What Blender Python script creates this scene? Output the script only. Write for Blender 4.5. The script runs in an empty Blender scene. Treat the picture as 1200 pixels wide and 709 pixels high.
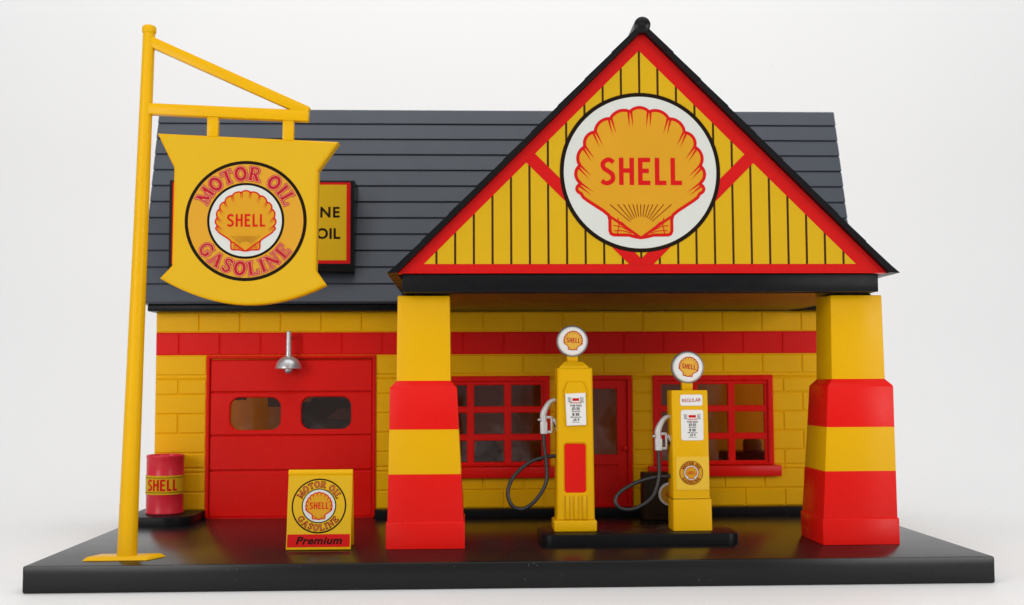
import bpy, bmesh, math, random
from mathutils import Vector, Matrix
from mathutils.geometry import tessellate_polygon

random.seed(7)
S = bpy.context.scene
COL = S.collection
PI = math.pi

# ------------------------------------------------------------------ camera
cam_d = bpy.data.cameras.new("camera")
cam = bpy.data.objects.new("camera", cam_d)
COL.objects.link(cam)
S.camera = cam
cam_d.sensor_width = 36.0
cam_d.lens = 1366.73 / 1200.0 * 36.0
cam_d.clip_start = 0.05
cam_d.clip_end = 200
yaw, pitch, roll = 0.03853, 0.07039, -0.004445
f = Vector((math.sin(yaw) * math.cos(pitch), math.cos(yaw) * math.cos(pitch), math.sin(pitch)))
r = Vector((math.cos(yaw), -math.sin(yaw), 0))
u = r.cross(f)
cr, sr = math.cos(roll), math.sin(roll)
r2, u2 = cr * r + sr * u, -sr * r + cr * u
m = Matrix(((r2.x, u2.x, -f.x, 0), (r2.y, u2.y, -f.y, 0), (r2.z, u2.z, -f.z, 0), (0, 0, 0, 1)))
cam.matrix_world = Matrix.Translation((-0.15014, -3.63837, 0.54252)) @ m
cam_d.dof.use_dof = True
cam_d.dof.focus_distance = 4.05
cam_d.dof.aperture_fstop = 2.4

# ------------------------------------------------------------------ light
W = bpy.data.worlds.new("World")
S.world = W
W.use_nodes = True
bg = W.node_tree.nodes["Background"]
# a room that is dim at eye level and light overhead
wn_ = W.node_tree
tcw = wn_.nodes.new("ShaderNodeTexCoord")
sxw = wn_.nodes.new("ShaderNodeSeparateXYZ")
mrw = wn_.nodes.new("ShaderNodeMapRange")
mrw.interpolation_type = 'SMOOTHSTEP'
mrw.inputs[1].default_value = 0.10
mrw.inputs[2].default_value = 0.75
mrw.inputs[3].default_value = 0.40
mrw.inputs[4].default_value = 0.50
wn_.links.new(tcw.outputs["Generated"], sxw.inputs[0])
wn_.links.new(sxw.outputs["Z"], mrw.inputs[0])
wn_.links.new(mrw.outputs[0], bg.inputs[1])
bg.inputs[0].default_value = (0.97, 0.98, 1.0, 1)


def area(name, loc, target, size, energy, color=(1, 1, 1)):
    d = bpy.data.lights.new(name, 'AREA')
    d.shape = 'RECTANGLE'
    d.size, d.size_y = size
    d.energy = energy
    d.color = color
    o = bpy.data.objects.new(name, d)
    COL.objects.link(o)
    o.location = loc
    o.rotation_euler = (Vector(target) - Vector(loc)).to_track_quat('-Z', 'Y').to_euler()
    return o


area("softbox_front", (0.3, -5.5, 3.6), (0.2, 0.9, 0.5), (5.0, 2.4), 45, (1, 0.985, 0.965))
area("softbox_left", (-4.4, -4.4, 1.9), (-0.6, 1.2, 0.4), (2.6, 2.6), 138, (1, 0.985, 0.965))
area("softbox_right", (5.4, -4.6, 1.9), (0.5, 1.2, 0.3), (2.6, 2.6), 152, (1, 0.985, 0.965))
area("softbox_overhead", (0.0, -0.4, 5.8), (0.0, 0.6, 0.0), (6.5, 4.5), 138, (1, 0.99, 0.98))
area("softbox_backdrop", (0.0, 2.4, 6.2), (0.0, 5.2, 1.4), (15.0, 1.8), 140, (1, 0.99, 0.985))

S.view_settings.view_transform = 'Standard'
S.view_settings.look = 'None'
S.view_settings.gamma = 1
S.view_settings.exposure = 0.0
S.cycles.use_denoising = True
S.cycles.max_bounces = 10

# ------------------------------------------------------------------ materials
M = {}


def mat(name, col, rough=0.35, metal=0.0, bump=0.0, bump_scale=90.0, var=0.0, var_scale=6.0, spec=0.5,
        rough_var=0.0, specks=None, sss=0.0, coat=0.0):
    mt = bpy.data.materials.new(name)
    mt.use_nodes = True
    nt = mt.node_tree
    N, L = nt.nodes, nt.links
    b = N["Principled BSDF"]
    b.inputs["Base Color"].default_value = (*col, 1)
    b.inputs["Roughness"].default_value = rough
    b.inputs["Metallic"].default_value = metal
    b.inputs["Specular IOR Level"].default_value = spec
    if coat:
        b.inputs["Coat Weight"].default_value = coat
        b.inputs["Coat Roughness"].default_value = 0.08
    if sss:
        b.inputs["Subsurface Weight"].default_value = sss
        b.inputs["Subsurface Radius"].default_value = (0.04, 0.02, 0.006)
        b.inputs["Subsurface Scale"].default_value = 0.6
    tc = N.new("ShaderNodeTexCoord")
    out = None
    if var:
        n = N.new("ShaderNodeTexNoise")
        n.inputs["Scale"].default_value = var_scale
        n.inputs["Detail"].default_value = 5
        L.new(tc.outputs["Object"], n.inputs["Vector"])
        mx = N.new("ShaderNodeMix")
        mx.data_type = 'RGBA'
        mx.inputs[6].default_value = tuple(c * (1 - var) for c in col) + (1,)
        mx.inputs[7].default_value = tuple(min(1, c * (1 + var)) for c in col) + (1,)
        L.new(n.outputs["Fac"], mx.inputs[0])
        out = mx.outputs[2]
    if specks:
        scol, sc, th = specks
        v = N.new("ShaderNodeTexVoronoi")
        v.inputs["Scale"].default_value = sc
        v.inputs["Randomness"].default_value = 1
        L.new(tc.outputs["Object"], v.inputs["Vector"])
        w = N.new("ShaderNodeTexNoise")
        w.inputs["Scale"].default_value = sc * 0.22
        w.inputs["Detail"].default_value = 2
        L.new(tc.outputs["Object"], w.inputs["Vector"])
        k = N.new("ShaderNodeMapRange")
        k.inputs[1].default_value = 0.50
        k.inputs[2].default_value = 0.75
        k.inputs[3].default_value = 0.0
        k.inputs[4].default_value = th
        L.new(w.outputs["Fac"], k.inputs[0])
        lt = N.new("ShaderNodeMath")
        lt.operation = 'LESS_THAN'
        L.new(v.outputs["Distance"], lt.inputs[0])
        L.new(k.outputs[0], lt.inputs[1])
        mx2 = N.new("ShaderNodeMix")
        mx2.data_type = 'RGBA'
        L.new(lt.outputs[0], mx2.inputs[0])
        if out:
            L.new(out, mx2.inputs[6])
        else:
            mx2.inputs[6].default_value = (*col, 1)
        mx2.inputs[7].default_value = (*scol, 1)
        out = mx2.outputs[2]
    if out:
        L.new(out, b.inputs["Base Color"])
    if rough_var:
        n = N.new("ShaderNodeTexNoise")
        n.inputs["Scale"].default_value = 7
        n.inputs["Detail"].default_value = 8
        n.inputs["Roughness"].default_value = 0.65
        L.new(tc.outputs["Object"], n.inputs["Vector"])
        k = N.new("ShaderNodeMapRange")
        k.inputs[1].default_value = 0.3
        k.inputs[2].default_value = 0.7
        k.inputs[3].default_value = max(0.02, rough - rough_var)
        k.inputs[4].default_value = rough + rough_var
        L.new(n.outputs["Fac"], k.inputs[0])
        L.new(k.outputs[0], b.inputs["Roughness"])
    if bump:
        n = N.new("ShaderNodeTexNoise")
        n.inputs["Scale"].default_value = bump_scale
        n.inputs["Detail"].default_value = 4
        L.new(tc.outputs["Object"], n.inputs["Vector"])
        bp = N.new("ShaderNodeBump")
        bp.inputs["Strength"].default_value = bump
        bp.inputs["Distance"].default_value = 0.004
        L.new(n.outputs["Fac"], bp.inputs["Height"])
        L.new(bp.outputs["Normal"], b.inputs["Normal"])
    M[name] = mt
    return mt


YEL = (0.71, 0.384, 0.0015)
mat("yellow_plastic", YEL, 0.33, bump=0.08, bump_scale=35, var=0.04, rough_var=0.08, sss=0.10, spec=0.12)
mat("yellow_brick", (0.83, 0.415, 0.002), 0.36, bump=0.10, bump_scale=40, var=0.05, rough_var=0.08, sss=0.1, spec=0.11)
mat("red_plastic", (0.70, 0.008, 0.005), 0.30, bump=0.08, bump_scale=35, var=0.05, rough_var=0.08, sss=0.06, spec=0.13)
mat("red_paint", (0.70, 0.010, 0.008), 0.33, bump=0.08, bump_scale=60, var=0.06, rough_var=0.06, spec=0.10)
mat("black_gloss", (0.004, 0.004, 0.005), 0.30, spec=0.20, rough_var=0.04, bump=0.03, bump_scale=12)
mat("black_base", (0.0075, 0.0072, 0.0078), 0.25, rough_var=0.02, var=0.2, spec=0.25,
    specks=((0.30, 0.28, 0.26), 70, 0.105))
mat("black_trim", (0.007, 0.007, 0.008), 0.3, rough_var=0.08, bump=0.08, bump_scale=40, spec=0.08,
    specks=((0.16, 0.15, 0.15), 60, 0.09))
mat("roof_grey", (0.043, 0.052, 0.069), 0.36, rough_var=0.06, bump=0.07, bump_scale=25, var=0.10, var_scale=4)
mat("drum_red", (0.58, 0.020, 0.036), 0.28, rough_var=0.05, spec=0.22)
mat("silver", (0.55, 0.55, 0.57), 0.34, metal=0.7, rough_var=0.08)
mat("nozzle_grey", (0.52, 0.51, 0.51), 0.38, metal=0.25)
mat("hose_rubber", (0.014, 0.013, 0.014), 0.38, spec=0.5)
mat("globe_rim", (0.30, 0.31, 0.33), 0.35, metal=0.5)
mat("dark_item", (0.024, 0.014, 0.014), 0.4)
mat("car_window", (0.10, 0.055, 0.055), 0.2)
mat("cabinet_black", (0.030, 0.017, 0.009), 0.5, spec=0.1)
mat("tan_item", (0.30, 0.17, 0.03), 0.5)
# printed paper inks
PS = 0.04
mat("print_white", (0.575, 0.585, 0.545), 0.45, var=0.03, var_scale=9, spec=PS)
mat("print_card", (0.74, 0.73, 0.70), 0.4, spec=0.25)
mat("print_yellow", (0.575, 0.345, 0.011), 0.45, var=0.04, var_scale=8, spec=PS)
mat("print_signface", (0.625, 0.372, 0.016), 0.45, var=0.03, var_scale=8, spec=PS)
mat("print_orange", (0.585, 0.285, 0.018), 0.45, var=0.05, var_scale=7, spec=PS)
mat("print_ring", (0.60, 0.300, 0.026), 0.45, var=0.03, spec=PS)
mat("print_red", (0.54, 0.0105, 0.010), 0.45, var=0.04, spec=PS)
mat("print_globe", (0.72, 0.40, 0.055), 0.45, spec=PS)
mat("print_rust", (0.55, 0.16, 0.05), 0.45, spec=PS)
mat("print_badge", (0.76, 0.47, 0.045), 0.45, spec=PS)
mat("print_crimson", (0.42, 0.012, 0.024), 0.45, spec=PS)
mat("print_peach", (0.80, 0.46, 0.25), 0.45, spec=PS)
mat("print_brown", (0.20, 0.025, 0.008), 0.45, spec=PS)
mat("print_black", (0.014, 0.008, 0.005), 0.45, spec=PS)
mat("print_lines", (0.050, 0.022, 0.006), 0.45, spec=PS)

# window glass: clear film, grazing reflections
g = bpy.data.materials.new("clear_window")
g.use_nodes = True
nt = g.node_tree
nt.nodes.remove(nt.nodes["Principled BSDF"])
tr = nt.nodes.new("ShaderNodeBsdfTransparent")
tr.inputs[0].default_value = (0.80, 0.60, 0.52, 1)
gl = nt.nodes.new("ShaderNodeBsdfGlossy")
gl.inputs["Roughness"].default_value = 0.10
nz = nt.nodes.new("ShaderNodeTexNoise")
nz.inputs["Scale"].default_value = 9
tcg = nt.nodes.new("ShaderNodeTexCoord")
nt.links.new(tcg.outputs["Object"], nz.inputs["Vector"])
bpg = nt.nodes.new("ShaderNodeBump")
bpg.inputs["Strength"].default_value = 0.10
bpg.inputs["Distance"].default_value = 0.03
nt.links.new(nz.outputs["Fac"], bpg.inputs["Height"])
nt.links.new(bpg.outputs["Normal"], gl.inputs["Normal"])
fr = nt.nodes.new("ShaderNodeFresnel")
fr.inputs[0].default_value = 1.5
mxg = nt.nodes.new("ShaderNodeMixShader")
nt.links.new(fr.outputs[0], mxg.inputs[0])
nt.links.new(tr.outputs[0], mxg.inputs[1])
nt.links.new(gl.outputs[0], mxg.inputs[2])
nt.links.new(mxg.outputs[0], nt.nodes["Material Output"].inputs[0])
M["clear_window"] = g

# white sweep with the odd speck and scuff
mat("white_sweep", (0.80, 0.80, 0.80), 0.55, var=0.012, var_scale=1.2, bump=0.05, bump_scale=14,
    specks=((0.42, 0.41, 0.40), 6.5, 0.050))


# ------------------------------------------------------------------ scene helpers
def empty(name, loc, label=None, cat=None, group=None, rotz=0):
    o = bpy.data.objects.new(name, None)
    COL.objects.link(o)
    o.location = loc
    o.rotation_euler = (0, 0, rotz)
    o.empty_display_size = 0.05
    tag(o, label, cat, group)
    return o


def tag(o, label=None, cat=None, group=None, kind=None):
    if label: o["label"] = label
    if cat: o["category"] = cat
    if group: o["group"] = group
    if kind: o["kind"] = kind
    return o


def root_of(o):
    while o.parent:
        o = o.parent
    return o


def obj(name, bm, mats, parent=None, smooth=40, world=True):
    """link one bmesh (in world coordinates) as one mesh object under parent"""
    if isinstance(mats, str):
        mats = [mats]
    if parent is not None and world:
        bmesh.ops.translate(bm, verts=bm.verts, vec=-root_of(parent).location)
    me = bpy.data.meshes.new(name)
    bm.normal_update()
    bm.to_mesh(me)
    bm.free()
    for k in mats:
        me.materials.append(M[k])
    o = bpy.data.objects.new(name, me)
    COL.objects.link(o)
    if smooth:
        me.polygons.foreach_set("use_smooth", [True] * len(me.polygons))
        me.set_sharp_from_angle(angle=math.radians(smooth))
    if parent is not None:
        o.parent = parent
    return o


def recalc(bm):
    bmesh.ops.recalc_face_normals(bm, faces=bm.faces)
    return bm


def box(bm, x0, x1, y0, y1, z0, z1, bev=0.0, mi=0, seg=2):
    t = bmesh.new()
    vs = [t.verts.new(p) for p in ((x0, y0, z0), (x1, y0, z0), (x1, y1, z0), (x0, y1, z0),
                                   (x0, y0, z1), (x1, y0, z1), (x1, y1, z1), (x0, y1, z1))]
    for q in ((0, 3, 2, 1), (4, 5, 6, 7), (0, 1, 5, 4), (1, 2, 6, 5), (2, 3, 7, 6), (3, 0, 4, 7)):
        t.faces.new([vs[i] for i in q])
    if bev:
        bmesh.ops.bevel(t, geom=list(t.edges), offset=bev, segments=seg, affect='EDGES', profile=0.5)
    merge(bm, t, mi)
    return bm


def merge(bm, t, mi=None, mx=None):
    vm = {}
    for v in t.verts:
        vm[v] = bm.verts.new(mx @ v.co if mx else v.co)
    for fa in t.faces:
        try:
            nf = bm.faces.new([vm[v] for v in fa.verts])
            nf.material_index = fa.material_index if mi is None else mi
        except ValueError:
            pass
    t.free()


def offset_loop(pts, d):
    """move a closed 2D loop outward by d (counter-clockwise loop)"""
    n = len(pts)
    area2 = sum(pts[i][0] * pts[(i + 1) % n][1] - pts[(i + 1) % n][0] * pts[i][1] for i in range(n))
    sg = 1 if area2 > 0 else -1
    out = []
    for i in range(n):
        p0, p1, p2 = Vector(pts[i - 1]), Vector(pts[i]), Vector(pts[(i + 1) % n])
        a, b = (p1 - p0), (p2 - p1)
        if a.length < 1e-9: a = b
        if b.length < 1e-9: b = a
        a.normalize(); b.normalize()
        n1, n2 = Vector((a.y, -a.x)) * sg, Vector((b.y, -b.x)) * sg
        nn = n1 + n2
        if nn.length < 1e-6:
            nn = n1.copy()
        nn.normalize()
        c = max(0.5, nn.dot(n1))
        out.append((p1.x + nn.x * d / c, p1.y + nn.y * d / c))
    return out


def plate(bm, outer, holes=(), y0=0.0, y1=0.02, ch=0.0, mi=0):
    """plate in the XZ plane, front at y0 (towards the viewer), back at y1, chamfer ch on the front rims"""
    fl = [offset_loop(outer, -ch) if ch else list(outer)] + [offset_loop(h, ch) if ch else list(h) for h in holes]
    bl = [list(outer)] + [list(h) for h in holes]

    def cap(loops, y):
        vv = [[bm.verts.new((p[0], y, p[1])) for p in lp] for lp in loops]
        flat = [v for lp in vv for v in lp]
        for tri in tessellate_polygon([[Vector((p[0], p[1], 0)) for p in lp] for lp in loops]):
            try:
                fa = bm.faces.new([flat[i] for i in tri])
                fa.material_index = mi
            except ValueError:
                pass
        return vv

    def bridge(a, b):
        n = len(a)
        for i in range(n):
            try:
                fa = bm.faces.new((a[i], a[(i + 1) % n], b[(i + 1) % n], b[i]))
                fa.material_index = mi
            except ValueError:
                pass

    F_ = cap(fl, y0)
    B_ = cap(bl, y1)
    for k in range(len(bl)):
        if ch:
            mid = [bm.verts.new((p[0], y0 + ch, p[1])) for p in bl[k]]
            bridge(F_[k], mid)
            bridge(mid, B_[k])
        else:
            bridge(F_[k], B_[k])
    return bm


def rect(x0, x1, z0, z1):
    return [(x0, z0), (x1, z0), (x1, z1), (x0, z1)]


def rrect(x0, x1, z0, z1, rad, n=6):
    pts = []
    for cx, cz, a0 in ((x1 - rad, z0 + rad, -90), (x1 - rad, z1 - rad, 0), (x0 + rad, z1 - rad, 90), (x0 + rad, z0 + rad, 180)):
        for k in range(n + 1):
            a = math.radians(a0 + 90 * k / n)
            pts.append((cx + rad * math.cos(a), cz + rad * math.sin(a)))
    return pts


def lathe(bm, prof, c=(0, 0, 0), n=40, mx=None, mi=0):
    """prof: (radius, height) pairs from bottom to top around local Z"""
    rings = []
    for (rr, h) in prof:
        if rr < 1e-6:
            p = Vector((0, 0, h))
            p = mx @ p if mx else p
            rings.append([bm.verts.new(p + Vector(c))])
        else:
            ring = []
            for k in range(n):
                a = 2 * PI * k / n
                p = Vector((rr * math.cos(a), rr * math.sin(a), h))
                p = mx @ p if mx else p
                ring.append(bm.verts.new(p + Vector(c)))
            rings.append(ring)
    for a, b in zip(rings[:-1], rings[1:]):
        for k in range(n):
            if len(a) == 1 and len(b) == 1: continue
            if len(a) == 1: fa = bm.faces.new((a[0], b[(k + 1) % n], b[k]))
            elif len(b) == 1: fa = bm.faces.new((a[k], a[(k + 1) % n], b[0]))
            else: fa = bm.faces.new((a[k], a[(k + 1) % n], b[(k + 1) % n], b[k]))
            fa.material_index = mi
    if len(rings[0]) > 1: bm.faces.new(list(reversed(rings[0]))).material_index = mi
    if len(rings[-1]) > 1: bm.faces.new(rings[-1]).material_index = mi
    return bm


def catmull(pts, n=8, closed=False):
    P = [Vector(p) for p in pts]
    out = []
    N = len(P)
    for i in range(N if closed else N - 1):
        p0 = P[i - 1] if (i > 0 or closed) else 2 * P[0] - P[1]
        p1, p2 = P[i], P[(i + 1) % N]
        p3 = P[(i + 2) % N] if (i + 2 < N or closed) else 2 * P[-1] - P[-2]
        for k in range(n):
            t = k / n
            out.append(0.5 * ((2 * p1) + (-p0 + p2) * t + (2 * p0 - 5 * p1 + 4 * p2 - p3) * t * t + (-p0 + 3 * p1 - 3 * p2 + p3) * t ** 3))
    if not closed: out.append(P[-1])
    return out


def tube(bm, pts, rad, n=14, mi=0, flat=1.0):
    """round bar along points; rad a number or a list"""
    P = [Vector(p) for p in pts]
    rad = rad if isinstance(rad, (list, tuple)) else [rad] * len(P)
    up = Vector((0, 1, 0))
    rings = []
    for i, p in enumerate(P):
        t = (P[min(i + 1, len(P) - 1)] - P[max(i - 1, 0)]).normalized()
        a = up.cross(t)
        if a.length < 1e-3: a = Vector((1, 0, 0)).cross(t)
        a.normalize()
        b = t.cross(a)
        rings.append([bm.verts.new(p + rad[i] * (math.cos(2 * PI * k / n) * a + flat * math.sin(2 * PI * k / n) * b)) for k in range(n)])
    for A, B in zip(rings[:-1], rings[1:]):
        for k in range(n):
            bm.faces.new((A[k], A[(k + 1) % n], B[(k + 1) % n], B[k])).material_index = mi
    bm.faces.new(list(reversed(rings[0]))).material_index = mi
    bm.faces.new(rings[-1]).material_index = mi
    return recalc(bm)


def loft(bm, secs, mi=0, mis=None):
    """stack of rectangles (x0,x1,y0,y1,z); mis gives one material per storey"""
    rings = [[bm.verts.new(p) for p in ((a, c, z), (b, c, z), (b, d, z), (a, d, z))] for a, b, c, d, z in secs]
    bm.faces.new(list(reversed(rings[0]))).material_index = mis[0] if mis else mi
    for i, (A, B) in enumerate(zip(rings[:-1], rings[1:])):
        for k in range(4):
            bm.faces.new((A[k], A[(k + 1) % 4], B[(k + 1) % 4], B[k])).material_index = mis[i] if mis else mi
    bm.faces.new(rings[-1]).material_index = mis[-1] if mis else mi
    return bm


def extrude_profile(bm, prof, axis, a0, a1, mi=0):
    """closed 2D profile extruded along X (prof = (y,z)) or Y (prof = (x,z))"""
    def P(p, a): return (a, p[0], p[1]) if axis == 'X' else (p[0], a, p[1])
    A = [bm.verts.new(P(p, a0)) for p in prof]
    B = [bm.verts.new(P(p, a1)) for p in prof]
    n = len(prof)
    for i in range(n):
        bm.faces.new((A[i], A[(i + 1) % n], B[(i + 1) % n], B[i])).material_index = mi
    for tri in tessellate_polygon([[Vector((p[0], p[1], 0)) for p in prof]]):
        bm.faces.new([A[i] for i in tri]).material_index = mi
        bm.faces.new([B[i] for i in tri]).material_index = mi
    return recalc(bm)


# ------------------------------------------------------------------ printed artwork (flat ink layers)
class Print:
    def __init__(self, origin, u=(1, 0, 0), v=(0, 0, 1), step=0.0005, mapper=None):
        self.o, self.u, self.v = Vector(origin), Vector(u).normalized(), Vector(v).normalized()
        self.n = self.u.cross(self.v)
        self.step, self.mapper = step, mapper
        self.bm = bmesh.new()
        self.mats = []
        self.k = 0

    def P(self, x, y, h):
        if self.mapper: return self.mapper(x, y, h)
        return self.o + x * self.u + y * self.v + h * self.n

    def mi(self, name):
        if name not in self.mats: self.mats.append(name)
        return self.mats.index(name)

    def h(self, layer):
        self.k += 1
        return self.step * (layer + 1) + 4e-6 * (self.k % 25)

    def poly(self, pts, mname, layer):
        h = self.h(layer)
        vs = [self.bm.verts.new(self.P(p[0], p[1], h)) for p in pts]
        i = self.mi(mname)
        for t in tessellate_polygon([[Vector((p[0], p[1], 0)) for p in pts]]):
            fa = self.bm.faces.new([vs[j] for j in t])
            fa.material_index = i
            self.face(fa, pts, t)

    def face(self, fa, pts, t):
        a, b, c = (pts[j] for j in t)
        if (b[0] - a[0]) * (c[1] - a[1]) - (b[1] - a[1]) * (c[0] - a[0]) < 0:
            fa.normal_flip()

    def strip(self, L, R, mname, layer, closed=False):
        h = self.h(layer)
        l = [self.bm.verts.new(self.P(p[0], p[1], h)) for p in L]
        q = [self.bm.verts.new(self.P(p[0], p[1], h)) for p in R]
        n = len(L)
        i = self.mi(mname)
        for k in range(n if closed else n - 1):
            fa = self.bm.faces.new((q[k], q[(k + 1) % n], l[(k + 1) % n], l[k]))
            fa.material_index = i

    def stroke(self, pts, w, mname, layer, closed=False, grow=0.0):
        P = [Vector((p[0], p[1])) for p in pts]
        n = len(P)
        hw = w / 2 + grow
        if not closed and grow:
            P[0] = P[0] + (P[0] - P[1]).normalized() * grow
            P[-1] = P[-1] + (P[-1] - P[-2]).normalized() * grow
        L, R = [], []
        for i in range(n):
            a = P[i] - P[i - 1] if (i > 0 or closed) else P[1] - P[0]
            b = P[(i + 1) % n] - P[i] if (i < n - 1 or closed) else P[-1] - P[-2]
            a.normalize(); b.normalize()
            n1, n2 = Vector((-a.y, a.x)), Vector((-b.y, b.x))
            nn = n1 + n2
            nn = nn.normalized() if nn.length > 1e-6 else n1
            c = max(0.45, nn.dot(n1))
            L.append(P[i] + nn * hw / c)
            R.append(P[i] - nn * hw / c)
        self.strip(L, R, mname, layer, closed)

    def disc(self, c, rad, mname, layer, n=72):
        self.poly([(c[0] + rad * math.cos(2 * PI * k / n), c[1] + rad * math.sin(2 * PI * k / n)) for k in range(n)], mname, layer)

    def ring(self, c, r0, r1, mname, layer, n=72):
        a = [(math.cos(2 * PI * k / n), math.sin(2 * PI * k / n)) for k in range(n)]
        self.strip([(c[0] + r0 * x, c[1] + r0 * y) for x, y in a], [(c[0] + r1 * x, c[1] + r1 * y) for x, y in a], mname, layer, True)

    def rect(self, x0, x1, y0, y1, mname, layer):
        self.poly([(x0, y0), (x1, y0), (x1, y1), (x0, y1)], mname, layer)

    def text(self, s, x, y, height, mname, layer, align='CENTER', bold=0.0, shear=0.0, sx=1.0, spacing=1.0, rot=0.0):
        cu = bpy.data.curves.new("lettering", 'FONT')
        cu.body = s
        cu.align_x = align
        cu.offset = bold
        cu.shear = shear
        cu.space_character = spacing
        cu.resolution_u = 3
        to = bpy.data.objects.new("lettering", cu)
        COL.objects.link(to)
        dg = bpy.context.evaluated_depsgraph_get()
        me = bpy.data.meshes.new_from_object(to.evaluated_get(dg))
        k = height / 0.70
        h = self.h(layer)
        i = self.mi(mname)
        ca, sa = math.cos(rot), math.sin(rot)
        vs = []
        for v in me.vertices:
            px, py = v.co.x * k * sx, v.co.y * k
            vs.append(self.bm.verts.new(self.P(x + px * ca - py * sa, y + px * sa + py * ca, h)))
        for p in me.polygons:
            try:
                fa = self.bm.faces.new([vs[j] for j in p.vertices])
                fa.material_index = i
            except ValueError:
                pass
        bpy.data.objects.remove(to)
        bpy.data.meshes.remove(me)
        bpy.data.curves.remove(cu)

    def build(self, name, parent=None):
        return obj(name, self.bm, self.mats or ["print_white"], parent, smooth=0)


# sans capitals for the shell word: strokes in a unit-high box
SANS = {
    'S': (0.52, [catmull([(.47, .83), (.36, .91), (.24, .92), (.09, .80), (.12, .62), (.27, .51), (.42, .39), (.44, .20), (.30, .08), (.15, .08), (.04, .16)], 5)]),
    'H': (0.54, [[(.08, 0), (.08, 1)], [(.46, 0), (.46, 1)], [(.1, .53), (.44, .53)]]),
    'E': (0.46, [[(.08, 0), (.08, 1)], [(.1, .92), (.44, .92)], [(.1, .52), (.39, .52)], [(.1, .08), (.44, .08)]]),
    'L': (0.42, [[(.08, 0), (.08, 1)], [(.1, .08), (.41, .08)]]),
}


def shell_word(pr, x0, x1, y0, y1, mname, layer, rot=0.0, c=(0, 0), w=0.165):
    H = y1 - y0
    ws = [SANS[ch][0] for ch in "SHELL"]
    gap = 0.13
    tot = sum(ws) + gap * 4
    kx = (x1 - x0) / tot
    x = x0
    ca, sa = math.cos(rot), math.sin(rot)
    for ch in "SHELL":
        wd, st = SANS[ch]
        for s in st:
            pts = []
            for p in s:
                px, py = x + p[0] * kx, y0 + p[1] * H
                px, py = px - c[0], py - c[1]
                pts.append((c[0] + px * ca - py * sa, c[1] + px * sa + py * ca))
            pr.stroke(pts, w * H, mname, layer)
        x += (wd + gap) * kx


def shell_outline():
    left = [(-.790, -.30), (-.812, -.148), (-.815, .092), (-.745, .345), (-.605, .548), (-.395, .728), (-.130, .825)]
    chain = left + [(-x, y) for x, y in reversed(left)]
    pts = []
    for a, b in zip(chain[:-1], chain[1:]):
        a, b = Vector(a), Vector(b)
        d = b - a
        nrm = Vector((-d.y, d.x)).normalized()
        for k in range(8):
            t = k / 8
            pts.append(tuple(a + d * t + nrm * 0.052 * math.sin(PI * t) ** 0.75))
    pts.append(chain[-1])
    right = [(.765, -.345), (.70, -.395), (.50, -.525), (.440, -.575), (.425, -.625), (.425, -.775), (.405, -.825), (.36, -.845), (.16, -.848), (.08, -.870), (.0, -.882)]
    pts += right + [(-x, y) for x, y in reversed(right[:-1])]
    return pts, chain


def shell_emblem(pr, c, R, layer, rot=0.0, detail=2, red="print_red", ink="print_brown", fill="print_orange"):
    """scallop emblem that fits a white disc of radius R"""
    ca, sa = math.cos(rot), math.sin(rot)

    def T(p):
        return (c[0] + R * (p[0] * ca - p[1] * sa), c[1] + R * (p[0] * sa + p[1] * ca))
    out, chain = shell_outline()
    out = list(reversed(out))
    pr.poly([T(p) for p in out], red, layer)
    pr.poly([T(p) for p in offset_loop(out, -0.042 if detail > 1 else -0.066)], fill, layer + 1)
    hinge = Vector((0, -.75))
    if detail > 0:
        for p in chain[1:-1]:
            p = Vector(p)
            d = (hinge - p).normalized()
            q = Vector((-d.y, d.x))
            p0 = p + d * 0.03
            if detail > 1:
                for s in (-1, 1):
                    tip = p0 + d * 0.205 + q * s * 0.026
                    pr.poly([T(p0 + q * s * 0.034), T(p0 + q * s * 0.004), T(tip)], red, layer + 2)
            else:
                pr.poly([T(p0 + q * 0.04), T(p0 - q * 0.04), T(p0 + d * 0.24)], red, layer + 2)
    if detail > 1:
        o = Vector((0, -.775))
        for k in range(13):
            a = math.radians(41 + 98 * k / 12)
            d = Vector((math.cos(a), math.sin(a)))
            r1 = 0.35 / math.sin(a)
            pr.poly([T(o + d * .19 + Vector((-d.y, d.x)) * .0045), T(o + d * .19 - Vector((-d.y, d.x)) * .0045),
                     T(o + d * r1 - Vector((-d.y, d.x)) * .0060), T(o + d * r1 + Vector((-d.y, d.x)) * .0060)], ink, layer + 2)
        for s in (-1, 1):
            for pts in ([(.36, -.62), (.25, -.66), (.15, -.75)], [(.36, -.70), (.25, -.72), (.14, -.78)], [(.35, -.77), (.24, -.77), (.12, -.80)],
                        [(.30, -.60), (.285, -.70), (.31, -.81)]):
                pr.stroke([T((s * x, y)) for x, y in pts], .013 * R, red, layer + 2)
    if detail > 0:
        for s in (-1, 1):
            pr.stroke([T((s * .43, -.565)), T((s * .20, -.72)), T((s * .02, -.85))], .034 * R, red, layer + 2)
    w = 0.165 if detail > 1 else 0.17
    H = .36 if detail > 1 else .42
    x0, x1, y0, y1 = (-.52, .55, -.17, .19) if detail > 1 else (-.58, .60, -.20, .22)
    # word is drawn in emblem space, then turned with it
    ws = [SANS[ch][0] for ch in "SHELL"]
    gap = 0.15
    kx = (x1 - x0) / (sum(ws) + gap * 4)
    x = x0
    for ch in "SHELL":
        wd, st = SANS[ch]
        for s in st:
            pr.stroke([T((x + p[0] * kx, y0 + p[1] * H)) for p in s], w * H * R, red, layer + 2)
        x += (wd + gap) * kx


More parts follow.
